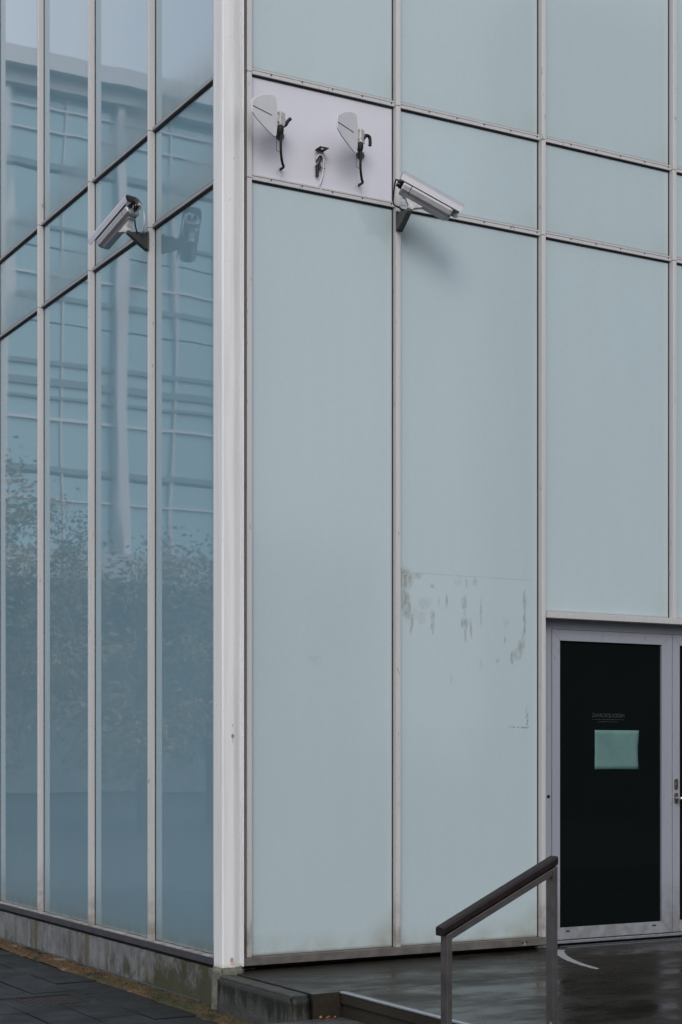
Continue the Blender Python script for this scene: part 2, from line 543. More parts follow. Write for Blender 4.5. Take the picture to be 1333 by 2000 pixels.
def litter_mat():
    k = NM('leaf_litter')
    p = k.pos()
    n = k.noise(k.scale(p, (6, 2.5, 4)), 1.0, 6, 0.62)
    c = k.mix(k.ramp(n, 0.35, 0.5), (0.018, 0.019, 0.009), (0.085, 0.052, 0.022))
    c = k.mix(k.ramp(n, 0.55, 0.70), c, (0.19, 0.155, 0.105))
    g = k.math('MULTIPLY', k.ramp(k.sep(p)[1], 2.3, 1.0, 0.0, 0.85), k.ramp(k.noise(k.scale(p, (5, 1.6, 4)), 1.0, 4), 0.35, 0.6))
    c = k.mix(g, c, (0.034, 0.038, 0.015))
    c = k.mul(c, k.ramp(k.noise(p, 110, 4), 0.3, 0.7, 0.5, 1.4, False))
    k.set(color=c, rough=0.8, spec=0.25, normal=k.bump(k.noise(p, 70, 5), 0.8, 0.01))
    return k.m


M_litter = litter_mat()
M_trim = simple('base_trim_metal', (0.05, 0.068, 0.076), 0.5, 0.2, 0.25, 20)
M_alu = simple('aluminium', (0.42, 0.45, 0.48), 0.35, 0.75, 0.15, 30)
M_alu_groove = simple('aluminium_tread_insert', (0.12, 0.12, 0.135), 0.5, 0.3, 0.25, 60)
M_rail_steel = simple('brushed_steel', (0.19, 0.175, 0.17), 0.30, 0.85, 0.16, 18)
M_wood = simple('dark_stained_wood', (0.011, 0.007, 0.007), 0.5, 0, 0.4, 20, 0.22)
M_camera = simple('camera_grey_enamel', (0.36, 0.36, 0.375), 0.33, 0.65, 0.08, 60)
M_cam_dark = simple('camera_dark_side', (0.06, 0.06, 0.065), 0.5, 0.2, 0.15, 40)
M_cast = simple('weathered_cast_bracket', (0.075, 0.072, 0.068), 0.6, 0.3, 0.5, 45)
M_cast_pale = simple('pale_bracket_paint', (0.45, 0.44, 0.43), 0.55, 0.1, 0.35, 45)
M_black = simple('black_plastic', (0.008, 0.008, 0.009), 0.55, 0, 0.2, 40, 0.3)
M_wcable = simple('white_cable_sheath', (0.55, 0.57, 0.58), 0.5, 0, 0.1, 40)
M_lens = simple('camera_window_glass', (0.01, 0.012, 0.015), 0.05, 0, 0.05, 20)
M_paddle = simple('antenna_paddle', (0.57, 0.57, 0.585), 0.55, 0, 0.05, 30)
M_zinc = simple('zinc_housing', (0.45, 0.44, 0.42), 0.4, 0.6, 0.3, 60)
M_doorglass = NM('dark_door_glass').set(color=(0.004, 0.006, 0.006), rough=0.04, ior=1.45, spec=0.22).m
M_tape = simple('white_tape', (0.26, 0.26, 0.27), 0.5, 0, 0.35, 30)
M_cover = simple('rusty_cover_iron', (0.014, 0.008, 0.0075), 0.6, 0.2, 0.5, 50, bump=0.002)
M_leaf = simple('orange_leaf', (0.34, 0.12, 0.03), 0.6, 0, 0.4, 70)
M_letters = simple('etched_lettering', (0.045, 0.062, 0.058), 0.6, 0, 0.1, 50)
M_chrome = simple('polished_steel', (0.7, 0.68, 0.64), 0.15, 1.0, 0.05, 40)
M_brass = simple('worn_lock_plate', (0.13, 0.11, 0.085), 0.4, 0.7, 0.4, 90)


def paper_mat():
    k = NM('glass_tint_paper')
    p = k.pos()
    c = k.mix(k.ramp(k.noise(p, 6, 4), 0.3, 0.7), (0.085, 0.165, 0.16), (0.105, 0.19, 0.18))  # white sheet with the green tint of the door glass painted into its colour
    k.set(color=c, rough=0.75, spec=0.2, normal=k.bump(k.noise(p, 5, 3), 0.8, 0.01))
    return k.m


M_paper = paper_mat()

# ================================================================== GROUND
bm = bmesh.new()
box(bm, -400, 400, -400, 400, -0.30, -0.06)
tag(obj('ground', bm, M_asphalt), 'dark wet street surface around the building', kind='structure')

pav = obj('pavement', boxes((-3.4, -0.20, -4.5, 9.0, -0.058, -0.025)), M_bed)
tag(pav, 'dark wet pavement of large slabs beside the glass building', kind='structure')
cols = [-0.222, -0.502, -0.782, -1.062, -1.342, -1.622, -1.902, -2.182]
COVER = (-0.945, -0.588, 0.735, 1.10)
for ci in range(len(cols) - 1):
    x1, x0 = cols[ci], cols[ci + 1]
    y = -2.2 - random.uniform(0, 0.4) - (0.28 if ci % 2 else 0)
    while y < 6.0:
        L = 0.56
        segs = [(x0 + 0.005, x1 - 0.005, y + 0.005, y + L - 0.005)]
        cx0, cx1, cy0, cy1 = COVER[0] - 0.006, COVER[1] + 0.006, COVER[2] - 0.006, COVER[3] + 0.006
        out = []
        for a, b, c_, d in segs:
            if a < cx1 and b > cx0 and c_ < cy1 and d > cy0:      # cut round the cover
                if c_ < cy0:
                    out.append((a, b, c_, cy0))
                if d > cy1:
                    out.append((a, b, cy1, d))
                lo, hi = max(c_, cy0), min(d, cy1)
                if a < cx0 - 0.01:
                    out.append((a, cx0, lo, hi))
                if b > cx1 + 0.01:
                    out.append((cx1, b, lo, hi))
            else:
                out.append((a, b, c_, d))
        for a, b, c_, d in out:
            if d - c_ < 0.02 or b - a < 0.02:
                continue
            bm = bmesh.new()
            dz = random.uniform(-0.004, 0.003)
            tx, ty = random.uniform(-0.004, 0.004), random.uniform(-0.004, 0.004)
            mx, my = (a + b) / 2, (c_ + d) / 2
            box(bm, a, b, c_, d, -0.03, dz, M=lambda v: Vector((v.x, v.y, v.z + ((v.x - mx) * tx + (v.y - my) * ty) * 2 if v.z > -0.02 else v.z)))
            obj('paving_slab', bm, M_paver, pav, bevel=0.003)
        y += L

# inspection cover with a chequered top
root = empty('inspection_cover', (-0.766, 0.918, 0.0), 'rusty brown square inspection cover let into the dark paving', 'manhole cover')
bm = bmesh.new()
w, d = COVER[1] - COVER[0], COVER[3] - COVER[2]
box(bm, -w / 2, w / 2, -d / 2, d / 2, -0.03, -0.004)
obj('cover_plate', bm, M_cover, root)
bm = bmesh.new()
for s in (-1, 1):
    box(bm, -w / 2, w / 2, s * d / 2 - 0.008, s * d / 2 + 0.002, -0.03, 0.003)
    box(bm, s * w / 2 - 0.008, s * w / 2 + 0.002, -d / 2, d / 2, -0.03, 0.002)
obj('rim', bm, M_cover, root)
bm = bmesh.new()
for i in range(9):
    for j in range(9):
        x, y = (i - 4) * 0.036, (j - 4) * 0.037
        a = 0.011 if (i + j) % 2 else 0.004
        b = 0.015 - a
        box(bm, x - a, x + a, y - b, y + b, -0.004, -0.0015)
tag(obj('tread_studs', bm, M_cover, root), kind='stuff')

# litter and moss along the foot of the plinth
bm = bmesh.new()
ny, nx = 260, 10
grid = []
for j in range(ny + 1):
    y = -0.75 + 7.2 * j / ny
    row = []
    wob = 0.03 * mnoise.noise(Vector((y * 3.1, 0, 0))) + 0.02 * mnoise.noise(Vector((y * 11, 3, 0)))
    for i in range(nx + 1):
        t = i / nx
        x = (-0.050 if y > -0.12 else -0.132) * (1 - t) + (-0.225 + wob + (-0.015 if y < 0.4 else 0)) * t
        if y > 2.4:
            x = x * 1.0 + t * 0.02
        h = 0.010 * (1 - t) ** 0.7 + 0.006 * mnoise.noise(Vector((x * 40, y * 22, 1))) + 0.004 * mnoise.noise(Vector((x * 90, y * 80, 5)))
        row.append(bm.verts.new((x, y, 0.006 + h - (0.014 if i == nx else 0))))
    grid.append(row)
for j in range(ny):
    for i in range(nx):
        bm.faces.new((grid[j][i], grid[j][i + 1], grid[j + 1][i + 1], grid[j + 1][i]))
for _ in range(1500):                                        # crumbs and leaf scraps
    y = random.uniform(-0.7, 6.2)
    x = random.uniform(-0.24, -0.055) if y > -0.1 else random.uniform(-0.26, -0.14)
    s = random.uniform(0.003, 0.011)
    c0 = Vector((x, y, 0.016 + random.uniform(0, 0.006)))
    a = random.uniform(0, 6.28)
    u = Vector((math.cos(a), math.sin(a), random.uniform(-0.5, 0.5))) * s
    v = Vector((-math.sin(a), math.cos(a), random.uniform(-0.5, 0.5))) * s * 0.6
    bm.faces.new([bm.verts.new(c0 + q) for q in (-u, v, u, -v)])
tag(obj('leaf_litter', bm, M_litter, smooth=False), 'rotting leaves, moss and dirt gathered along the foot of the concrete plinth', 'leaf litter', kind='stuff')

# ================================================================== LANDING AND STEPS
ZL = 0.225
land = obj('landing', boxes((0.03, 9.0, -1.045, 0.30, -0.05, 0.17), (0.18, 9.0, -6.0, -1.068, -0.05, 0.17)), M_riser)
tag(land, 'low wet stone landing in front of the door', kind='structure')
bm = bmesh.new()
box(bm, 0.004, 9.0, -1.058, 0.30, 0.165, ZL)
box(bm, 0.004, 0.166, -1.058, -1.045, 0.0, ZL - 0.06)
obj('landing_slab', bm, M_landing, land, bevel=0.004)
obj('landing_slab', boxes((0.215, 9.0, -6.0, -1.066, 0.175, ZL)), M_landing, land, bevel=0.002)
obj('riser', boxes((0.003, 0.166, -1.062, -1.04, -0.04, ZL - 0.004)), M_riser, land)
bm = bmesh.new()
box(bm, 0.166, 0.2, -6.0, -1.068, 0.165, ZL - 0.006)
obj('edge_slab', bm, M_riser, land, bevel=0.002)
obj('step_nosing', boxes((0.161, 0.186, -6.0, -1.067, ZL - 0.006, ZL + 0.004)), M_alu, land, bevel=0.002)
bm = bmesh.new()
for i in range(4):
    box(bm, 0.187 + i * 0.0065, 0.1915 + i * 0.0065, -6.0, -1.067, ZL - 0.006, ZL + 0.003)
obj('anti_slip_strip', bm, M_alu_groove, land)
bm = bmesh.new()
box(bm, -0.32, 0.178, -6.0, -1.064, -0.05, 0.092)
obj('lower_step', bm, M_tread, land, bevel=0.006)



def rough_block(x0, x1, y0, y1, z0, z1, bev, amp):
    """a worn concrete block: rounded arrises, slightly uneven faces"""
    bm = boxes((x0, x1, y0, y1, z0, z1))
    bmesh.ops.bevel(bm, geom=list(bm.edges), offset=bev, segments=3, affect='EDGES')
    for _ in range(4):
        long_ = [e for e in bm.edges if e.calc_length() > 0.03]
        if not long_:
            break
        bmesh.ops.subdivide_edges(bm, edges=long_, cuts=1, use_grid_fill=True)
    bm.normal_update()
    for v in bm.verts:
        q = v.co
        d = mnoise.noise(q * 9) * amp + mnoise.noise(q * 31) * amp * 0.55
        v.co = q + v.normal * (d - amp * 0.4)
    return bm


lw = obj('low_wall', rough_block(-0.132, -0.003, -1.062, -0.112, -0.05, 0.224, 0.018, 0.0035), M_lowwall, smooth=True)
tag(lw, 'low dark mossy concrete wall running out from the white column', 'low wall')

for i, (x, y, a, s) in enumerate(((0.035, -1.10, 0.4, 0.022), (0.075, -1.096, 2.1, 0.018), (0.115, -1.10, 4.0, 0.014))):
    bm = bmesh.new()
    pts = []
    for k in range(9):
        t = k / 8
        wd = math.sin(math.pi * t) ** 0.8 * 0.55
        pts.append((t * 2 - 1, wd, 0.35 * math.sin(t * 5 + i)))
    L_ = [bm.verts.new((p[0] * s, p[1] * s, p[2] * s * 0.6 + abs(p[1]) * s * 0.5)) for p in pts]
    Cn = [bm.verts.new((p[0] * s, 0, p[2] * s * 0.6)) for p in pts]
    R_ = [bm.verts.new((p[0] * s, -p[1] * s, p[2] * s * 0.6 + abs(p[1]) * s * 0.5)) for p in pts]
    for k in range(8):
        for A, B in ((L_, Cn), (Cn, R_)):
            try:
                bm.faces.new((A[k], A[k + 1], B[k + 1], B[k]))
            except ValueError:
                pass
    o = obj('fallen_leaf', bm, M_leaf)
    o.location = (x, y, 0.100)
    o.rotation_euler = (0.5, 0.2, a)
    tag(o, ('largest orange leaf on the lower step, nearest the low wall', 'middle orange leaf between two others on the lower step', 'smallest orange leaf on the lower step, nearest the metal edged slab')[i], 'leaf', 'fallen orange leaves')

# curved strip of white tape on the landing
bm = bmesh.new()
cl = spline([(2.30, -0.13, 0), (2.245, -0.20, 0), (2.13, -0.40, 0), (2.02, -0.66, 0), (1.96, -0.88, 0), (1.937, -1.0, 0)], 6)
pr = None
for i, p in enumerate(cl):
    t = i / (len(cl) - 1)
    d = (cl[min(i + 1, len(cl) - 1)] - cl[max(i - 1, 0)]).normalized()
    nn = Vector((-d.y, d.x, 0)) * (0.038 * (1 - 0.62 * t) + 0.006 * mnoise.noise(Vector((t * 14, 2, 0))))
    z = ZL + 0.004 + 0.0015 * mnoise.noise(Vector((t * 9, 0, 0)))
    cur = [bm.verts.new((p.x + nn.x, p.y + nn.y, z)), bm.verts.new((p.x - nn.x, p.y - nn.y, z)),
           bm.verts.new((p.x - nn.x, p.y - nn.y, z - 0.003)), bm.verts.new((p.x + nn.x, p.y + nn.y, z - 0.003))]
    if pr:
        for a in range(4):
            bm.faces.new((pr[a], pr[(a + 1) % 4], cur[(a + 1) % 4], cur[a]))
    else:
        bm.faces.new(cur)
    pr = cur
bm.faces.new(pr[::-1])
tag(obj('tape_strip', bm, M_tape), 'curved tapering strip of white tape stuck to the wet landing', 'tape')

# drain grating in front of the door
root = empty('drain_grating', (2.42, 0.0, ZL), 'narrow metal drain grating set into the landing at the door', 'grating')
bm = bmesh.new()
for y in (-0.055, 0.022):
    box(bm, 0, 3.4, y, y + 0.006, -0.01, 0.005)
obj('frame', bm, M_alu_groove, root)
bm = bmesh.new()
for i in range(150):
    box(bm, i * 0.0225 + 0.004, i * 0.0225 + 0.012, -0.049, 0.022, -0.008, 0.004)
tag(obj('bars', bm, M_trim, root), kind='stuff')
obj('trough', boxes((0, 3.4, -0.049, 0.022, -0.01, 0.0015)), M_dark, root)

# ================================================================== HANDRAIL
root = empty('handrail', (0.2, -2.96, ZL), 'brown steel stair handrail with a dark sloping wooden grip', 'handrail')
X0, X1 = -0.357 - 0.2, 0.218 - 0.2                       # outer faces of the two posts, local
ZR, ZLo = 1.014 - ZL, 0.741 - ZL                         # bar top at right and left end
slope = (ZR - ZLo) / (X1 - X0)


def zt(x):
    return ZLo + (x - X0) * slope


for nm, xa, xb, zb in (('post', X0, X0 + 0.026, -ZL + 0.0), ('post', X1 - 0.026, X1, 0.0)):
    bm = bmesh.new()
    vs = []
    for x in (xa, xb):
        for y in (0, 0.052):
            vs.append((x, y))
    lo = [bm.verts.new((x, y, zb)) for x, y in ((xa, 0), (xb, 0), (xb, 0.052), (xa, 0.052))]
    hi = [bm.verts.new((x, y, zt(x) - 0.003)) for x, y in ((xa, 0), (xb, 0), (xb, 0.052), (xa, 0.052))]
    for i in range(4):
        bm.faces.new((lo[i], lo[(i + 1) % 4], hi[(i + 1) % 4], hi[i]))
    bm.faces.new(lo[::-1])
    bm.faces.new(hi)
    obj(nm, bm, M_rail_steel, root, bevel=0.002)
bm = bmesh.new()
xa, xb = X0 + 0.0265, X1 - 0.0265
ring = lambda x: [(x, 0.001, zt(x) - 0.034), (x, 0.051, zt(x) - 0.034), (x, 0.051, zt(x) - 0.003), (x, 0.001, zt(x) - 0.003)]
loft(bm, [ring(xa), ring(xb)])
obj('sloping_bar', bm, M_rail_steel, root, bevel=0.0015)
bm = bmesh.new()
prof = [(-0.002, 0.0), (0.054, 0.0), (0.058, 0.008), (0.058, 0.032), (0.050, 0.039), (0.002, 0.039), (-0.006, 0.032), (-0.006, 0.008)]
loft(bm, [[(x, py, zt(x) + pz + 0.002) for py, pz in prof] for x in (X0 - 0.022, X0 - 0.015, (X0 + X1) / 2, X1 - 0.008, X1)])
obj('wooden_grip', bm, M_wood, root, bevel=0.003)
for k, z in enumerate((0.092, 0.06)):
    bm = bmesh.new()
    tube(bm, [(X1 - 0.0262, 0.02, z), (X1 - 0.031, 0.02, z)], 0.006, 8)
    obj('bolt', bm, M_chrome, root)

# ================================================================== THE GLASS BUILDING
B = empty('glass_building', (0, 0, 0), 'corner of a pale frosted glass building with slim metal mullions and a white corner column', 'building')

TOP = 9.6
ZS = 0.307                # foot of the lowest panes
ROWS = [ZS, 4.8945, 5.519, 8.05, TOP]       # underside of each transom
TH = 0.036                # height of a transom


def pane(name, axis, a0, a1, z0, z1, mat):
    """a pane 10 mm thick; its face lies in y=0 (axis x) or x=0 (axis y); uv in metres"""
    bm = bmesh.new()
    if axis == 'x':
        box(bm, a0, a1, 0.0, 0.010, z0, z1)
    else:
        box(bm, 0.0, 0.010, a0, a1, z0, z1)
    um, ur = bm.loops.layers.uv.new('m'), bm.loops.layers.uv.new('r')
    for f in bm.faces:
        for l in f.loops:
            a = l.vert.co.x if axis == 'x' else l.vert.co.y
            l[um].uv = (a - a0, l.vert.co.z - z0)
            l[ur].uv = (a1 - a, z1 - l.vert.co.z)
    return obj(name, bm, mat, B)


def mullion(axis, a, w, z0, z1, depth=0.045, gasket_and_shade=True):
    bm = bmesh.new()
    if axis == 'x':
        box(bm, a, a + w, -depth, 0.03, z0, z1)
    else:
        box(bm, -depth, 0.03, a, a + w, z0, z1)
    m = obj('mullion', bm, M_frame, B, bevel=0.0025)
    if gasket_and_shade:
        bm = bmesh.new()
        if axis == 'x':
            box(bm, a - 0.0075, a - 0.0005, -0.0035, 0.02, z0, z1)
        else:
            box(bm, -0.0035, 0.02, a - 0.0075, a - 0.0005, z0, z1)
        obj('gasket_and_shade', bm, M_gasket_shade, m)
    return m


def transom(axis, a0, a1, z):
    """z = underside"""
    fn = (lambda v: Vector(v)) if axis == 'x' else (lambda v: Vector((v.y, v.x, v.z)))
    bm = bmesh.new()
    if axis == 'x':
        box(bm, a0, a1, -0.020, 0.02, z, z + 0.021)
        box(bm, a0, a1, -0.016, 0.02, z + 0.0255, z + TH)
    else:
        box(bm, a0, a1, -0.022, 0.02, z, z + 0.020, M=fn)
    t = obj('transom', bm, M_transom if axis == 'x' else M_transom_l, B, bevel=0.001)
    bm = bmesh.new()
    if axis == 'x':
        box(bm, a0, a1, -0.010, 0.018, z + 0.0205, z + 0.026)
        box(bm, a0, a1, -0.006, 0.018, z - 0.010, z + 0.0005)  # black strip painting in the shadow line under the bar
    else:
        box(bm, a0, a1, -0.010, 0.018, z + 0.0195, z + TH - 0.004, M=fn)
        box(bm, a0, a1, -0.006, 0.018, z - 0.0105, z + 0.0005, M=fn)  # shadow line below the bar, painted as a black strip
    obj('gasket_and_shade', bm, M_gasket_shade, t)
    if axis == 'x':
        bm = bmesh.new()
        n = max(1, round((a1 - a0) / 0.21))
        for i in range(n):
            x = a1 - 0.022 - i * 0.207
            if x > a0 + 0.05:
                box(bm, x - 0.004, x + 0.004, -0.0212, -0.018, z + 0.0115, z + 0.0225)
        tag(obj('weep_slots', bm, M_gasket_shade, t), kind='stuff')
    return t


M_transom_l = frame_metal('transom_metal_darker', (0.27, 0.265, 0.27))  # darker grey than the right-hand transoms

# vertical lines of the right-hand facade (y = 0) and of the left-hand facade (x = 0)
RX = [0.100, 1.119, 2.2225, 3.326, 4.430, 5.534]
LY = [0.095, 1.119, 2.2235, 3.328, 4.432, 5.536, 6.640]
W = 0.031
WL = 0.024
DOOR_BAY0, DOOR_BAY1 = 2, 4             # the double door fills bays 2 and 3 below the lintel
ZLINT = 2.395

for i in range(len(RX) - 1):
    x0, x1 = RX[i] + W + 0.001, RX[i + 1] - 0.008
    for r in range(len(ROWS) - 1):
        z0 = ROWS[r] + (TH if r else 0.0) + 0.001
        z1 = ROWS[r + 1] - 0.011
        if r == 0 and DOOR_BAY0 <= i < DOOR_BAY1:
            z0 = ZLINT + 0.041
        mat = M_glass_r
        name = 'glass_pane'
        if (i, r) == (0, 1):
            tag(pane('opaque_panel', 'x', x0, x1, z0, z1, M_panel), 'flat white opaque panel carrying the antennas')
            continue
        if (i, r) == (1, 0):
            mat = M_glass_stained
        if (i, r) == (0, 0):
            mat = M_glass_smudge
        o = pane(name, 'x', x0, x1, z0, z1, mat)
        if (i, r) == (1, 0):
            o['label'] = 'tall pane with grey brown remains of a torn poster'
    for r in range(1, len(ROWS)):
        transom('x', RX[i] + W, RX[i + 1], ROWS[r])
for i, x in enumerate(RX):
    for r in range(len(ROWS) - 1):
        z0 = ROWS[r] + (0.0015 if r else 0)
        z1 = ROWS[r + 1] - 0.0015
        if r == 0 and i == 3:
            z0 = ZLINT + 0.041
        mullion('x', x, W, z0, z1, gasket_and_shade=(i > 0))
for i in range(len(LY)):
    if i + 1 < len(LY):
        y0, y1 = LY[i] + WL + 0.001, LY[i + 1] - 0.008
        for r in range(len(ROWS) - 1):
            z0 = ROWS[r] + (TH if r else 0.0) + 0.001
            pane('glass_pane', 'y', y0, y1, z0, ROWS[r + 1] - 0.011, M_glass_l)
        for r in range(1, len(ROWS)):
            transom('y', LY[i] + WL, LY[i + 1], ROWS[r])
    for r in range(len(ROWS) - 1):
        mullion('y', LY[i], WL, ROWS[r] + (0.0015 if r else -0.004), ROWS[r + 1] - 0.0015, depth=0.046)
# short blank bay behind the column
obj('blanking_panel', boxes((0.012, 0.03, 0.03, 0.094, 0.25, TOP)), M_dark, B)
obj('blanking_panel', boxes((0.05, 0.1, 0.012, 0.03, 0.20, TOP)), M_dark, B)

# sills
bm = bmesh.new()
box(bm, 0.068, RX[2] + W + 0.004, -0.052, 0.04, 0.258, 0.306)
obj('sill', bm, M_sill, B, bevel=0.002)
for a, c_, m_ in ((2.062, 0.281, M_dark), (2.094, 0.285, M_dark)):
    bm = bmesh.new()
    tube(bm, [(a, -0.050, c_), (a, -0.0535, c_)], 0.007, 10)
    obj('fixing_hole', bm, m_, B)
bm = bmesh.new()
box(bm, 2.076, 2.086, -0.0535, -0.0515, 0.262, 0.282)
obj('fixing_plate', bm, M_alu, B)
bm = bmesh.new()
box(bm, RX[4] + 0.0, RX[5] + W, -0.052, 0.04, 0.258, 0.306)
obj('sill', bm, M_sill, B, bevel=0.002)
bm = bmesh.new()
box(bm, -0.05, 0.03, 0.035, 6.70, 0.298, 0.3035)
obj('sill_ledge', bm, M_transom, B)
bm = bmesh.new()
box(bm, -0.053, 0.03, 0.035, 6.70, 0.256, 0.2975)
obj('sill_fascia', bm, M_fascia, B, bevel=0.001)
obj('shadow_gap_back', boxes((0.10, RX[5] + W, 0.09, 0.12, 0.15, 0.27)), M_dark, B)
obj('shadow_gap_back', boxes((0.005, 0.06, 0.02, 6.70, 0.15, 0.27)), M_dark, B)

# white corner column on its concrete foot
bm = bmesh.new()
zc0, zc1 = 0.262, TOP + 0.05
pl = [(-0.085, -0.092), (-0.077, -0.100), (-0.016, -0.100), (-0.008, -0.0985), (0.000, -0.0955), (0.0445, -0.073), (0.0455, -0.098), (0.055, -0.098), (0.055, 0.028), (-0.077, 0.028), (-0.085, 0.020)]
loft(bm, [[(x, y, z) for x, y in pl] for z in (zc0, zc1)])
obj('corner_column', bm, M_white, B, bevel=0.002)
obj('column_foot', rough_block(-0.099, 0.056, -0.113, 0.046, -0.05, 0.2625, 0.014, 0.004), M_corner, B, smooth=True)

# plinth under the left-hand facade
bm = bmesh.new()
box(bm, -0.040, 0.20, 0.047, 6.72, -0.05, 0.232)
obj('plinth', bm, M_plinth, B, bevel=0.008)
bm = bmesh.new()
box(bm, -0.055, -0.041, 0.30, 6.72, -0.02, 0.022)
obj('base_trim', bm, M_trim, B, bevel=0.002)

# lintel and door
obj('door_lintel', boxes((RX[2] + W + 0.002, RX[4] - 0.001, -0.058, 0.05, ZLINT, ZLINT + 0.040)), M_transom, B, bevel=0.002)
bm = bmesh.new()
box(bm, RX[2] + W, 2.370, 0.056, 0.16, ZL, ZLINT)
box(bm, 2.370, 4.50, 0.056, 0.16, 2.334, ZLINT)
obj('door_surround', bm, M_door, B)
obj('threshold', boxes((RX[2] + W, RX[4], 0.045, 0.16, 0.243, 0.262)), M_alu, B, bevel=0.002)
obj('door_side_return', boxes((RX[2] + W - 0.002, RX[2] + W + 0.004, -0.01, 0.056, 0.306, ZLINT)), M_door, B)


def mitred(bm, X0, X1, Z0, Z1, l, r, b, t, y0, y1, g=0.0006):
    """four mitred frame members"""
    for quad in (((X0, Z0), (X0, Z1), (X0 + l, Z1 - t), (X0 + l, Z0 + b)),
                 ((X1, Z1), (X1, Z0), (X1 - r, Z0 + b), (X1 - r, Z1 - t)),
                 ((X0, Z1), (X1, Z1), (X1 - r, Z1 - t), (X0 + l, Z1 - t)),
                 ((X1, Z0), (X0, Z0), (X0 + l, Z0 + b), (X1 - r, Z0 + b))):
        cx = sum(q[0] for q in quad) / 4
        cz = sum(q[1] for q in quad) / 4
        q2 = [(x + (g if x < cx else -g), z + (g if z < cz else -g)) for x, z in quad]
        f = [bm.verts.new((x, y0, z)) for x, z in q2]
        k = [bm.verts.new((x, y1, z)) for x, z in q2]
        bm.faces.new(f)
        bm.faces.new(k[::-1])
        for i in range(4):
            bm.faces.new((f[i], k[i], k[(i + 1) % 4], f[(i + 1) % 4]))


def door_leaf(x0, x1, l, r, label):
    bm = bmesh.new()
    mitred(bm, x0, x1, 0.268, 2.3315, l, r, 0.080, 0.0745, 0.050, 0.10)
    d = obj('door_leaf', bm, M_door, B, bevel=0.0012)
    d['label'] = label
    obj('pane', boxes((x0 + l - 0.01, x1 - r + 0.01, 0.068, 0.076, 0.335, 2.27)), M_doorglass, d)
    for sx in (x0 + 0.128, x1 - 0.16):
        obj('drain_slot', boxes((sx - 0.016, sx + 0.016, 0.0485, 0.052, 0.318, 0.328)), M_dark, d)
    return d


leaf1 = door_leaf(2.373, 3.397, 0.065, 0.091, 'left door leaf with mirrored lettering on its black glass')
leaf2 = door_leaf(3.401, 4.428, 0.065, 0.065, 'right door leaf with the lever handle, cut by the picture edge')
bm = bmesh.new()
box(bm, 2.36, 4.46, 0.30, 0.32, 0.2, 2.4)
obj('dark_lobby_wall', bm, M_dark, B)


def rounded_plate(bm, x, z, w, h, y0, y1):
    r = w / 2
    ring = []
    for k in range(16):
        a = 2 * math.pi * k / 16
        ring.append((x + r * math.cos(a), z + r * math.sin(a) + (h / 2 - r) * (1 if math.sin(a) >= 0 else -1)))
    loft(bm, [[(p[0], y0, p[1]) for p in ring], [(p[0], y1, p[1]) for p in ring]])


bm = bmesh.new()
rounded_plate(bm, 3.430, 1.294, 0.028, 0.075, 0.050, 0.040)
obj('lock_plate', bm, M_brass, leaf2, smooth=False)
bm = bmesh.new()
tube(bm, [(3.430, 0.041, 1.291), (3.430, 0.034, 1.291)], 0.009, 12)
obj('lock_cylinder', bm, M_chrome, leaf2)
bm = bmesh.new()
rounded_plate(bm, 3.430, 1.197, 0.028, 0.075, 0.050, 0.040)
obj('handle_plate', bm, M_brass, leaf2)
bm = bmesh.new()
tube(bm, spline([(3.430, 0.045, 1.197), (3.430, 0.005, 1.197), (3.440, -0.008, 1.197), (3.47, -0.010, 1.198), (3.55, -0.008, 1.197)], 5), 0.010, 10)
obj('lever_handle', bm, M_chrome, leaf2, smooth=True)
bm = bmesh.new()
tube(bm, [(2.345, 0.056, 1.222), (2.345, 0.050, 1.222)], 0.011, 10)
obj('door_stop_stud', bm, M_black, B)

# mirrored lettering seen through the glass, with two lines of tiny print below it
fc = bpy.data.curves.new('lettering', 'FONT')
fc.body = 'N\u00d8DUDGANG'
fc.size = 0.040
fc.extrude = 0.0004
fc.offset = -0.0007
fc.align_x = 'CENTER'
fo = bpy.data.objects.new('lettering_source', fc)
C.objects.link(fo)
bpy.context.view_layer.update()
me = bpy.data.meshes.new_from_object(fo.evaluated_get(bpy.context.evaluated_depsgraph_get()))
bpy.data.objects.remove(fo)
xs = [v.co.x for v in me.vertices]
wd = max(xs) - min(xs)
mid = (max(xs) + min(xs)) / 2
for v in me.vertices:
    v.co = Vector((2.853 - (v.co.x - mid) * 0.271 / wd, 0.0665 - v.co.z, 1.7515 + v.co.y * 0.0275 / 0.0285))
me.flip_normals()
me.materials.clear()
me.materials.append(M_letters)
lt = bpy.data.objects.new('lettering', me)
C.objects.link(lt)
lt.parent = leaf1
bm = bmesh.new()
for zz, xa, xb in ((1.737, 2.720, 2.985), (1.722, 2.765, 2.935)):
    x = xa
    while x < xb:
        wl = random.uniform(0.003, 0.006)
        hh = random.choice((0.0028, 0.0028, 0.004))
        box(bm, x, x + wl * 0.6, 0.0662, 0.0672, zz - 0.002, zz - 0.002 + hh)
        x += wl + (0.005 if random.random() < 0.16 else 0.0005)
tag(obj('small_print', bm, M_letters, leaf1), kind='stuff')

# roof edge and end walls, plus an added dark backing that stops light leaks
obj('light_leak_backing', boxes((0.35, 5.56, 0.45, 0.60, 0, TOP), (0.35, 0.45, 0.60, 6.7, 0, TOP)), M_dark, B)
obj('roof_edge', boxes((-0.04, 5.60, -0.04, 6.72, TOP + 0.052, TOP + 0.30)), M_transom, B)
obj('end_wall', boxes((5.566, 5.62, 0.0, 6.72, 0, TOP), (0.05, 5.566, 6.70, 6.76, 0, TOP)), M_transom_l, B)

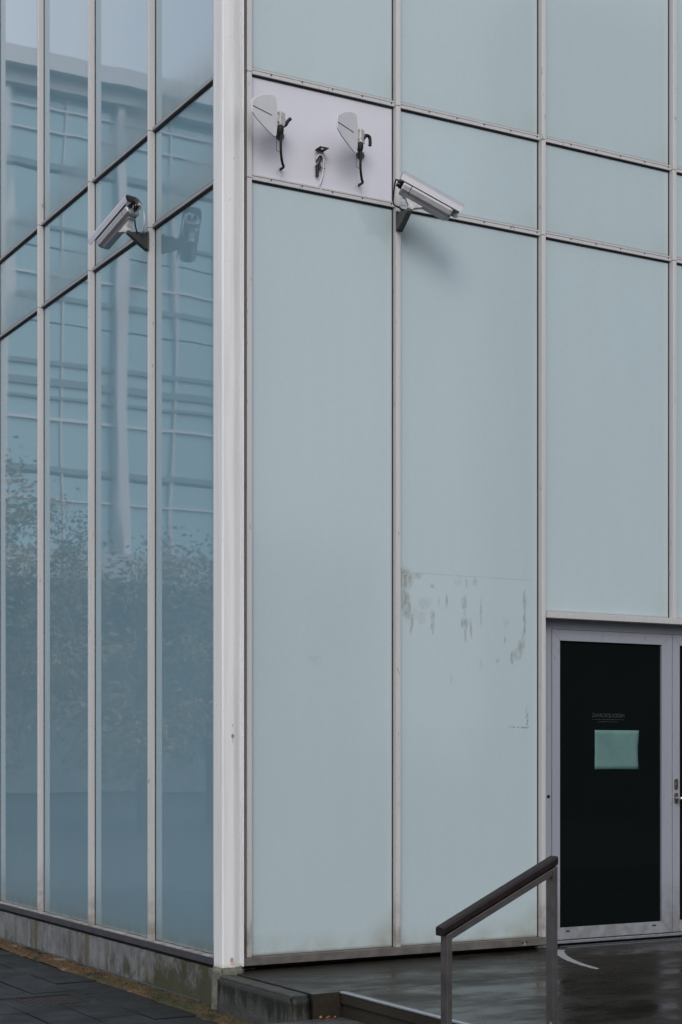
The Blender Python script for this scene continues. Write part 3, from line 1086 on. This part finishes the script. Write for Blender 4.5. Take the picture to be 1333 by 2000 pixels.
# sheet of paper on the door glass: slightly rippled, its right edge curling
bm = bmesh.new()
nx, nz = 14, 10
g = []
for j in range(nz + 1):
    row = []
    for i in range(nx + 1):
        u, v = i / nx, j / nz
        x = 2.736 + 0.370 * u - 0.004 * (u ** 6) * math.sin(v * 5.0) * 1.0
        z = 1.401 + 0.264 * v - 0.002 * u * (1 - v) + 0.003 * u * v * 0
        y = 0.0630 - 0.006 * max(0, u - 0.82) / 0.18 * (0.5 + 0.5 * math.sin(v * 6 + 1)) - 0.0022 * mnoise.noise(Vector((u * 3, v * 3, 0)))
        row.append((x, y, z))
    g.append(row)
F = [[bm.verts.new(p) for p in r] for r in g]
K = [[bm.verts.new((p[0], p[1] + 0.0007, p[2])) for p in r] for r in g]
for j in range(nz):
    for i in range(nx):
        bm.faces.new((F[j][i], F[j][i + 1], F[j + 1][i + 1], F[j + 1][i]))
        bm.faces.new((K[j][i], K[j + 1][i], K[j + 1][i + 1], K[j][i + 1]))
for j in range(nz):
    bm.faces.new((F[j][0], F[j + 1][0], K[j + 1][0], K[j][0]))
    bm.faces.new((F[j][nx], K[j][nx], K[j + 1][nx], F[j + 1][nx]))
for i in range(nx):
    bm.faces.new((F[0][i], K[0][i], K[0][i + 1], F[0][i + 1]))
    bm.faces.new((F[nz][i], F[nz][i + 1], K[nz][i + 1], K[nz][i]))
tag(obj('paper_sheet', bm, M_paper, smooth=True), 'blank paper sheet on the black door glass, green glass tint painted in', 'paper')


# ================================================================== SECURITY CAMERAS
def security_camera(plate, t, n, rear, yaw, pitch, L, label, cables):
    """plate: centre of the wall plate; t along the wall, n away from it; rear: middle of the housing's back"""
    up = Vector((0, 0, 1))
    plate, t, n, rear = Vector(plate), Vector(t), Vector(n), Vector(rear)
    root = empty('security_camera', plate, label, 'security camera', 'security cameras on the facade')
    f = (t * math.cos(yaw) + n * math.sin(yaw)) * math.cos(pitch) - up * math.sin(pitch)
    side = (n * math.cos(yaw) - t * math.sin(yaw))           # away from the wall
    top = (t * math.cos(yaw) + n * math.sin(yaw)) * math.sin(pitch) + up * math.cos(pitch)
    r0 = rear - plate

    def P(a, b, c):
        return r0 + f * a + side * b + top * c

    def Q(a, b, c):
        return t * a + n * b + up * c
    # housing: rounded section with a flat keel
    sec = [(-0.030, -0.060), (0.030, -0.060), (0.047, -0.046), (0.053, -0.02), (0.053, 0.022), (0.042, 0.040), (-0.042, 0.040), (-0.053, 0.022), (-0.053, -0.02), (-0.047, -0.046)]
    bm = bmesh.new()
    loft(bm, [[P(a, y, z) for y, z in sec] for a in (0.058, L - 0.012)])
    loft(bm, [[P(a, y * k, z * k) for y, z in sec] for a, k in ((L - 0.012, 1.0), (L, 0.93))])
    body = obj('housing', bm, M_camera, root, bevel=0.003)
    bm = bmesh.new()
    loft(bm, [[P(a, y * k, z * k) for y, z in sec] for a, k in ((0.0, 0.9), (0.010, 0.98), (0.055, 0.985))])
    obj('rear_cap', bm, M_camera, root, bevel=0.003)
    bm = bmesh.new()
    loft(bm, [[P(a, y * 0.94, z * 0.94) for y, z in sec] for a in (0.054, 0.06)])
    obj('seam', bm, M_cam_dark, body)
    bm = bmesh.new()
    loft(bm, [[P(a, y * 0.80, z * 0.78) for y, z in sec] for a in (L - 0.005, L + 0.002)])
    obj('window', bm, M_lens, root)
    bm = bmesh.new()
    loft(bm, [[P(a, y, z) for y, z in ((-0.022, -0.072), (0.022, -0.072), (0.030, -0.059), (-0.030, -0.059))] for a in (0.03, L - 0.02)])
    obj('keel', bm, M_camera, root, bevel=0.002)
    # sunshield: a bent sheet lying over the top and down both sides
    o_ = [(-0.062, -0.004), (-0.063, 0.030), (-0.054, 0.052), (-0.036, 0.062), (0.036, 0.062), (0.054, 0.052), (0.063, 0.030), (0.062, -0.004)]
    i_ = [(y * 0.955, z - (0.003 if z > 0.04 else 0)) for y, z in o_]
    bm = bmesh.new()
    sec2 = o_ + i_[::-1]
    loft(bm, [[P(a, y, z) for y, z in sec2] for a in (-0.030, L + 0.045)], cap=False)
    for a, fl in ((-0.030, 1), (L + 0.045, -1)):
        R = [bm.verts.new(P(a, y, z)) for y, z in sec2]
        m_ = len(o_)
        for q in range(m_ - 1):
            bm.faces.new((R[q], R[q + 1], R[2 * m_ - 2 - q], R[2 * m_ - 1 - q]))
    bmesh.ops.remove_doubles(bm, verts=bm.verts, dist=1e-5)
    obj('sunshield', bm, M_camera, root)
    # foot under the housing, arm and wall plate
    piv = P(0.100, 0, -0.118)
    bm = bmesh.new()
    loft(bm, [[P(0.045, -0.02, -0.070), P(0.175, -0.02, -0.070), P(0.175, 0.02, -0.070), P(0.045, 0.02, -0.070)],
              [P(0.085, -0.018, -0.105), P(0.125, -0.018, -0.105), P(0.125, 0.018, -0.105), P(0.085, 0.018, -0.105)],
              [P(0.085, -0.016, -0.120), P(0.118, -0.016, -0.120), P(0.118, 0.016, -0.120), P(0.085, 0.016, -0.120)]])
    obj('swivel_foot', bm, M_cast_pale, root, bevel=0.003)
    bm = bmesh.new()
    box(bm, -0.024, 0.024, 0.0, 0.012, -0.062, 0.060, M=lambda v: Q(v.x, v.y, v.z))
    pl_ = obj('wall_plate', bm, M_cast, root, bevel=0.003)
    for a, c in ((-0.014, 0.05), (0.014, 0.05), (-0.014, -0.052), (0.014, -0.052)):
        bm = bmesh.new()
        tube(bm, [Q(a, 0.012, c), Q(a, 0.018, c)], 0.006, 6)
        obj('screw', bm, M_black, pl_)
    pb = (piv.dot(t), piv.dot(n), piv.z)
    bm = bmesh.new()

    def ring(s, wa, zc, h):
        a = pb[0] * s
        b = 0.012 + (pb[1] - 0.012) * s
        return [Q(a - wa, b, zc - h), Q(a + wa, b, zc - h), Q(a + wa * 0.85, b, zc + h), Q(a - wa * 0.85, b, zc + h)]
    e = pb[2]
    loft(bm, [ring(0.0, 0.022, -0.008, 0.052), ring(0.25, 0.021, e * 0.12 - 0.006, 0.046), ring(0.60, 0.020, e * 0.52 - 0.008, 0.030), ring(0.9, 0.019, e - 0.012, 0.013), ring(1.08, 0.017, e - 0.008, 0.011)])
    obj('arm', bm, M_cast, root, bevel=0.004)
    bm = bmesh.new()
    loft(bm, [ring(0.5, 0.017, e * 0.46 + 0.0185, 0.002), ring(0.9, 0.017, e + 0.0025, 0.002), ring(1.08, 0.015, e + 0.004, 0.002)])
    obj('arm_cap', bm, M_cast_pale, root)
    for k, (b, c) in enumerate(((0.022, -0.008), (-0.020, -0.014))):
        bm = bmesh.new()
        tube(bm, [P(0.004, b, c), P(-0.016, b, c), P(-0.018, b, c), P(-0.034, b, c)], [0.014, 0.014, 0.010, 0.010], 10)
        obj('cable_gland', bm, M_black, root)
    for mat, g, pts in cables:
        b, c = ((0.022, -0.008), (-0.020, -0.014))[g]
        path = [P(-0.030, b, c), P(-0.050, b, c - 0.004)] + [Q(*p) for p in pts]
        bm = bmesh.new()
        tube(bm, spline(path, 7), 0.0048, 7)
        obj('cable', bm, mat, root, smooth=True)
    return root


security_camera((1.1345, -0.0462, 4.800), (1, 0, 0), (0, -1, 0), (1.052, -0.235, 4.963), math.radians(19), math.radians(25.5), 0.340,
                'grey security camera on the right facade beside the white antenna panel', [
                    (M_black, 0, [(-0.115, 0.13, 0.10), (-0.085, 0.085, 0.068), (-0.02, 0.055, 0.062), (0.006, 0.018, 0.05)])])
security_camera((-0.0472, 1.131, 4.806), (0, 1, 0), (-1, 0, 0), (-0.205, 1.005, 4.968), math.radians(17), math.radians(27), 0.350,
                'grey security camera on the left facade with a white cable, pointing away', [
                    (M_black, 0, [(-0.105, 0.13, 0.075), (-0.070, 0.10, 0.020), (-0.03, 0.06, 0.012), (0.0, 0.02, 0.042)]),
                    (M_wcable, 1, [(-0.150, 0.09, 0.135), (-0.14, 0.08, 0.07), (-0.085, 0.075, 0.022), (-0.035, 0.05, 0.050), (0.004, 0.016, 0.052)])])


# ================================================================== PADDLE ANTENNAS ON THE WHITE PANEL
def paddle_antenna(wx, wz, rear, ang, tilt, L, label, lever):
    """wx, wz: where its rod meets the panel; rear: middle of the paddle's back edge"""
    root = empty('paddle_antenna', (wx, -0.002, wz), label, 'antenna', 'paddle antennas on the white panel')
    o = root.location
    f = Vector((-math.cos(ang) * math.cos(tilt), -math.sin(ang) * math.cos(tilt), math.sin(tilt)))
    s = Vector((-math.sin(ang), math.cos(ang), 0))
    u = Vector((math.cos(ang) * math.sin(tilt), math.sin(ang) * math.sin(tilt), math.cos(tilt)))
    r0 = Vector(rear) - o

    def P(a, b, c):
        return r0 + f * a + s * b + u * c
    # outline of the half blade, from back to tip
    half = [(0.0, 0.0), (0.004, 0.060), (0.014, 0.108), (0.026, 0.120), (0.045, 0.121), (0.09, 0.112), (0.14, 0.094), (0.19, 0.070), (0.225, 0.048), (0.238, 0.036), (0.241, 0.024), (0.241, 0.0)]
    half = [(a * L / 0.241, c) for a, c in half]
    low = [(a, -c * (1.0 - 0.10 * math.sin(math.pi * min(1, a / L)))) for a, c in half]
    outl = half + low[::-1][1:-1]
    bm = bmesh.new()
    A = [bm.verts.new(P(a, -0.004, c)) for a, c in outl]
    Bk = [bm.verts.new(P(a, 0.004, c)) for a, c in outl]
    bm.faces.new(A)
    bm.faces.new(Bk[::-1])
    for i in range(len(outl)):
        bm.faces.new((A[i], Bk[i], Bk[(i + 1) % len(outl)], A[(i + 1) % len(outl)]))
    bl = obj('blade', bm, M_paddle, root, bevel=0.002)
    for sgn in (-1, 1):
        bm = bmesh.new()
        for q in box(bm, 0.055, L - 0.004, -0.0058 if sgn < 0 else 0.0035, -0.0035 if sgn < 0 else 0.0058, -0.0022, 0.0022, M=lambda v: P(v.x, v.y, v.z)):
            pass
        obj('slot', bm, M_cam_dark, bl)
    bm = bmesh.new()
    box(bm, -0.052, -0.006, -0.020, 0.020, -0.040, 0.042, M=lambda v: P(v.x, v.y, v.z))
    hb = obj('amplifier_box', bm, M_zinc, root, bevel=0.003)
    bm = bmesh.new()
    tube(bm, [P(-0.052, 0.0, 0.018), P(-0.0545, 0.0, 0.018)], 0.010, 10)
    obj('socket', bm, M_black, hb)
    # short neck between blade and box
    bm = bmesh.new()
    box(bm, -0.008, 0.004, -0.008, 0.008, -0.02, 0.02, M=lambda v: P(v.x, v.y, v.z))
    obj('neck', bm, M_zinc, root)
    # swivel mount from the box to the wall
    c0 = P(-0.026, 0.0, -0.045)
    bm = bmesh.new()
    tube(bm, [P(-0.028, 0, -0.038), P(-0.028, 0, -0.055), P(-0.028, 0, -0.075), P(-0.026, 0, -0.09)], [0.019, 0.022, 0.019, 0.011], 10)
    tube(bm, [c0 + Vector((0, 0, -0.01)), (c0 * 0.35 + Vector((0, -0.01, c0.z * 0.45))), Vector((0, -0.004, -0.01))], 0.010, 8)
    obj('swivel_mount', bm, M_black, root, bevel=0)
    bm = bmesh.new()
    tube(bm, [(0, 0.0, -0.012), (0, -0.010, -0.012)], 0.026, 14)
    obj('wall_flange', bm, M_cast, root)
    bm = bmesh.new()
    tube(bm, spline([c0 + Vector(p) for p in lever], 5), 0.0105, 8)
    obj('lever_knob', bm, M_black, root, smooth=True)
    # coaxial lead looping down to the panel
    bm = bmesh.new()
    dn = P(-0.026, -0.004, -0.055)
    tube(bm, spline([dn, dn + Vector((0.002, 0.002, -0.06)), dn + Vector((0.008, 0.012, -0.13)), dn + Vector((0.028, 0.035, -0.18)), dn + Vector((0.050, 0.062, -0.195)), Vector((dn.x + 0.062, 0.0, dn.z - 0.188))], 6), 0.0080, 8)
    obj('coaxial_lead', bm, M_black, root, smooth=True)
    bm = bmesh.new()
    q = dn + Vector((-0.020, 0.01, 0.02))
    tube(bm, [q, q + Vector((0, 0.005, -0.145))], 0.0016, 5)
    tube(bm, [q + Vector((0, 0.005, -0.145)), q + Vector((0.05, 0.03, -0.147))], 0.0016, 5)
    obj('wire_clip', bm, M_black, root)
    return root


paddle_antenna(0.335, 5.205, (0.252, -0.135, 5.238), math.radians(25), 0.0, 0.235, 'left paddle antenna on the white panel, by the corner column',
               [(0.0, -0.004, 0.0), (0.035, 0.0, 0.02), (0.05, 0.0, 0.045), (0.068, -0.004, 0.064)])
paddle_antenna(0.885, 5.190, (0.790, -0.140, 5.238), math.radians(31), 0.0, 0.245, 'right paddle antenna on the white panel, with a hooked black lever',
               [(0.0, -0.004, 0.0), (0.030, 0.0, 0.045), (0.045, 0.0, 0.062), (0.068, 0.0, 0.055), (0.072, 0.0, 0.02), (0.070, 0.0, 0.004)])

# small empty bracket with loose leads between the antennas
root = empty('cable_bracket', (0.60, -0.001, 5.06), 'small steel angle bracket with dangling leads between the two antennas', 'bracket')
bm = bmesh.new()
box(bm, -0.030, 0.030, -0.004, 0.0, -0.005, 0.095)
obj('back_plate', bm, M_cast_pale, root, bevel=0.001)
bm = bmesh.new()
# top flange with a hole: a frame of four bars
box(bm, -0.030, 0.030, -0.030, -0.004, 0.091, 0.095)
box(bm, -0.030, 0.030, -0.072, -0.052, 0.091, 0.095)
box(bm, -0.030, -0.010, -0.052, -0.030, 0.091, 0.095)
box(bm, 0.010, 0.030, -0.052, -0.030, 0.091, 0.095)
obj('flange', bm, M_cam_dark, root)
bm = bmesh.new()
tube(bm, spline([(-0.022, -0.010, 0.028), (-0.016, -0.02, 0.054), (0.004, -0.024, 0.062), (0.022, -0.02, 0.040), (0.022, -0.014, 0.0), (0.018, -0.012, -0.05), (0.004, -0.012, -0.10), (-0.008, -0.01, -0.125), (0.008, -0.01, -0.145), (0.02, -0.008, -0.152)], 5), 0.0048, 7)
obj('white_lead', bm, M_wcable, root, smooth=True)
bm = bmesh.new()
tube(bm, spline([(-0.024, -0.012, 0.02), (-0.012, -0.016, 0.05), (0.006, -0.018, 0.052), (-0.004, -0.014, 0.02), (-0.018, -0.012, -0.01)], 5), 0.0055, 7)
tube(bm, [(-0.020, -0.014, 0.0), (-0.020, -0.014, -0.068)], 0.0105, 9)
tube(bm, [(-0.004, -0.014, 0.002), (-0.006, -0.014, -0.026)], 0.009, 9)
obj('black_connectors', bm, M_black, root)
bm = bmesh.new()
tube(bm, [(-0.032, -0.012, -0.012), (0.032, -0.014, -0.012)], 0.0032, 6)
obj('tie', bm, M_black, root)

# ================================================================== ACROSS THE STREET (seen only as reflections)
M_far_glass = NM('far_facade_glass').set(color=(0.23, 0.37, 0.43), rough=0.05, ior=1.6).m
M_far_white = simple('far_white_steel', (0.52, 0.52, 0.54), 0.5, 0, 0.05, 2)
M_far_band = simple('far_roof_band', (0.30, 0.32, 0.33), 0.6, 0, 0.1, 2)
M_far_dark = simple('far_dark_floor_edge', (0.15, 0.20, 0.23), 0.7, 0, 0.1, 2)
M_far_shade = simple('far_undercroft_wall', (0.085, 0.095, 0.10), 0.6, 0, 0.35, 1.2)
far = empty('office_building', (-18.0, 47.5, 0), 'large glass hall with white columns across the street, mirrored in the left facade', 'building')
FX0, FX1 = -14.0, 16.0                                    # local x range
obj('hall_block', boxes((FX0, FX1, 0.6, 25, 7.7, 25.0)), M_far_dark, far)
obj('undercroft', boxes((FX0 + 2, FX1 - 2, 6, 24, 0, 7.7)), M_far_shade, far)
obj('roof_band', boxes((FX0 - 0.6, FX1 + 0.6, -0.7, 26, 25.35, 25.95)), M_far_white, far)
obj('cornice', boxes((FX0 - 0.2, FX1 + 0.2, -0.25, 26, 24.85, 25.35)), M_far_band, far)
obj('base_ledge', boxes((FX0, FX1, -0.25, 0.6, 7.7, 8.7)), M_far_band, far)
pm = None
for i in range(14):
    for j in range(6):
        x = -14.29 + i * 2.09
        z = 8.75 + j * 2.68
        if pm is None:
            p0 = obj('window_pane', boxes((0.03, 2.06, 0.30, 0.36, 0.03, 2.65)), M_far_glass, far)
            pm = p0.data
            p0.location = (x, 0, z)
        else:
            p = bpy.data.objects.new('window_pane', pm)
            C.objects.link(p)
            p.parent = far
            p.location = (x, random.uniform(0, 0.01), z)
            p.rotation_euler = (random.uniform(-0.01, 0.01), 0, random.uniform(-0.01, 0.01))
for i in range(15):
    x = -14.29 + i * 2.09
    wv = 0.12 if i % 2 == 1 else 0.03
    obj('column' if i % 2 == 1 else 'mullion', boxes((x - wv, x + wv, -0.05 if i % 2 == 1 else 0.2, 0.35, 8.7, 24.85)), M_far_white, far)
for z, h, m in ((24.33, 0.03, M_far_white), (23.53, 0.03, M_far_white), (22.33, 0.11, M_far_dark), (20.18, 0.06, M_far_dark), (18.48, 0.035, M_far_white),
                (17.68, 0.09, M_far_dark), (15.35, 0.08, M_far_dark), (14.67, 0.13, M_far_dark), (14.13, 0.05, M_far_dark), (13.38, 0.05, M_far_white),
                (11.6, 0.10, M_far_dark), (10.54, 0.03, M_far_white)):
    obj('transom', boxes((FX0, FX1, 0.18, 0.34, z - h, z + h)), m, far)

M_bark = simple('bark', (0.05, 0.04, 0.03), 0.9, 0, 0.3, 30)
M_foliage = []
for nm, cc in (('foliage_green', (0.12, 0.118, 0.07)), ('foliage_olive', (0.15, 0.14, 0.075)), ('foliage_orange', (0.22, 0.155, 0.075))):
    M_foliage.append(simple(nm, cc, 0.6, 0, 0.3, 8))


def tree(x, y, h, r, label, seed):
    rnd = random.Random(seed)
    root = empty('street_tree', (x, y, -0.06), label, 'tree', 'trees in front of the hall')
    bm = bmesh.new()
    tube(bm, [(0, 0, 0), (0.05, 0.02, h * 0.3), (0.0, 0.06, h * 0.55), (0.05, 0, h * 0.85)], [0.16, 0.12, 0.08, 0.02], 8)
    for k in range(7):
        a = k * 2.4
        z = h * (0.28 + 0.07 * k)
        tube(bm, [(0.03, 0.03, z), (math.cos(a) * r * 0.4, math.sin(a) * r * 0.4, z + h * 0.10), (math.cos(a) * r * 0.8, math.sin(a) * r * 0.8, z + h * 0.16)], [0.06, 0.04, 0.015], 6)
    obj('trunk', bm, M_bark, root)
    bm = bmesh.new()
    cl = []
    for k in range(70):
        d = Vector((rnd.gauss(0, 1), rnd.gauss(0, 1), rnd.gauss(0, 1))).normalized() * rnd.uniform(0.35, 1) ** 0.5
        cl.append((Vector((d.x * r, d.y * r, h * 0.55 + d.z * h * 0.43)), rnd.uniform(0.35, 0.75), 2 if rnd.random() < 0.40 else rnd.choice((0, 0, 1))))
    for c0, cr, mi in cl:
        for k in range(130):
            p = c0 + Vector((rnd.gauss(0, 1), rnd.gauss(0, 1), rnd.gauss(0, 0.8))) * cr * 0.5
            a = Vector((rnd.uniform(-1, 1), rnd.uniform(-1, 1), rnd.uniform(-1, 1))).normalized() * 0.06
            b = a.cross(Vector((rnd.uniform(-1, 1), rnd.uniform(-1, 1), rnd.uniform(-1, 1)))).normalized() * 0.035
            f = bm.faces.new([bm.verts.new(p + q) for q in (-a, b, a, -b)])
            f.material_index = mi
    obj('crown', bm, M_foliage, root)


tree(-6.6, 26.0, 8.4, 2.0, 'tallest street tree before the hall, nearest to the left facade', 1)
tree(-8.9, 23.5, 6.4, 2.4, 'broad street tree with orange leaves before the hall', 2)
tree(-11.4, 25.5, 6.6, 2.1, 'street tree before the hall, farthest from the left facade', 3)

# dark office block opposite the door, mirrored faintly in the frosted glass
M_blk = simple('block_brick', (0.085, 0.075, 0.068), 0.8, 0, 0.15, 3)
M_blkw = NM('block_window').set(color=(0.03, 0.04, 0.045), rough=0.08).m
blk = empty('brick_block', (20.4, -25.0, 0), 'dark brick office block opposite the door, behind the viewer', 'building')
obj('wall', boxes((0, 30, -3, 0, -0.06, 21)), M_blk, blk)
wm = None
for i in range(12):
    for j in range(6):
        if wm is None:
            w0 = obj('window', boxes((0, 1.5, 0.002, 0.05, 0, 1.7)), M_blkw, blk)
            wm = w0.data
            w0.location = (1.0, 0, 1.2)
        else:
            w1 = bpy.data.objects.new('window', wm)
            C.objects.link(w1)
            w1.parent = blk
            w1.location = (1.0 + i * 2.4, 0, 1.2 + j * 3.3)

low = empty('terrace_building', (-14.0, -33.0, 0), 'low dark terrace behind the viewer, opposite the frosted facade', 'building')
obj('wall', boxes((0, 34, -5, 0, -0.06, 6.4)), M_blk, low)
bm = bmesh.new()
loft(bm, [[(x, 0.4, 6.4), (x, -2.5, 8.0), (x, -5.4, 6.4)] for x in (-0.3, 34.3)])
obj('roof', bm, M_far_dark, low)
for i in range(14):
    for j in range(2):
        w1 = bpy.data.objects.new('window', wm)
        C.objects.link(w1)
        w1.parent = low
        w1.location = (1.0 + i * 2.35, 0, 1.0 + j * 2.9)
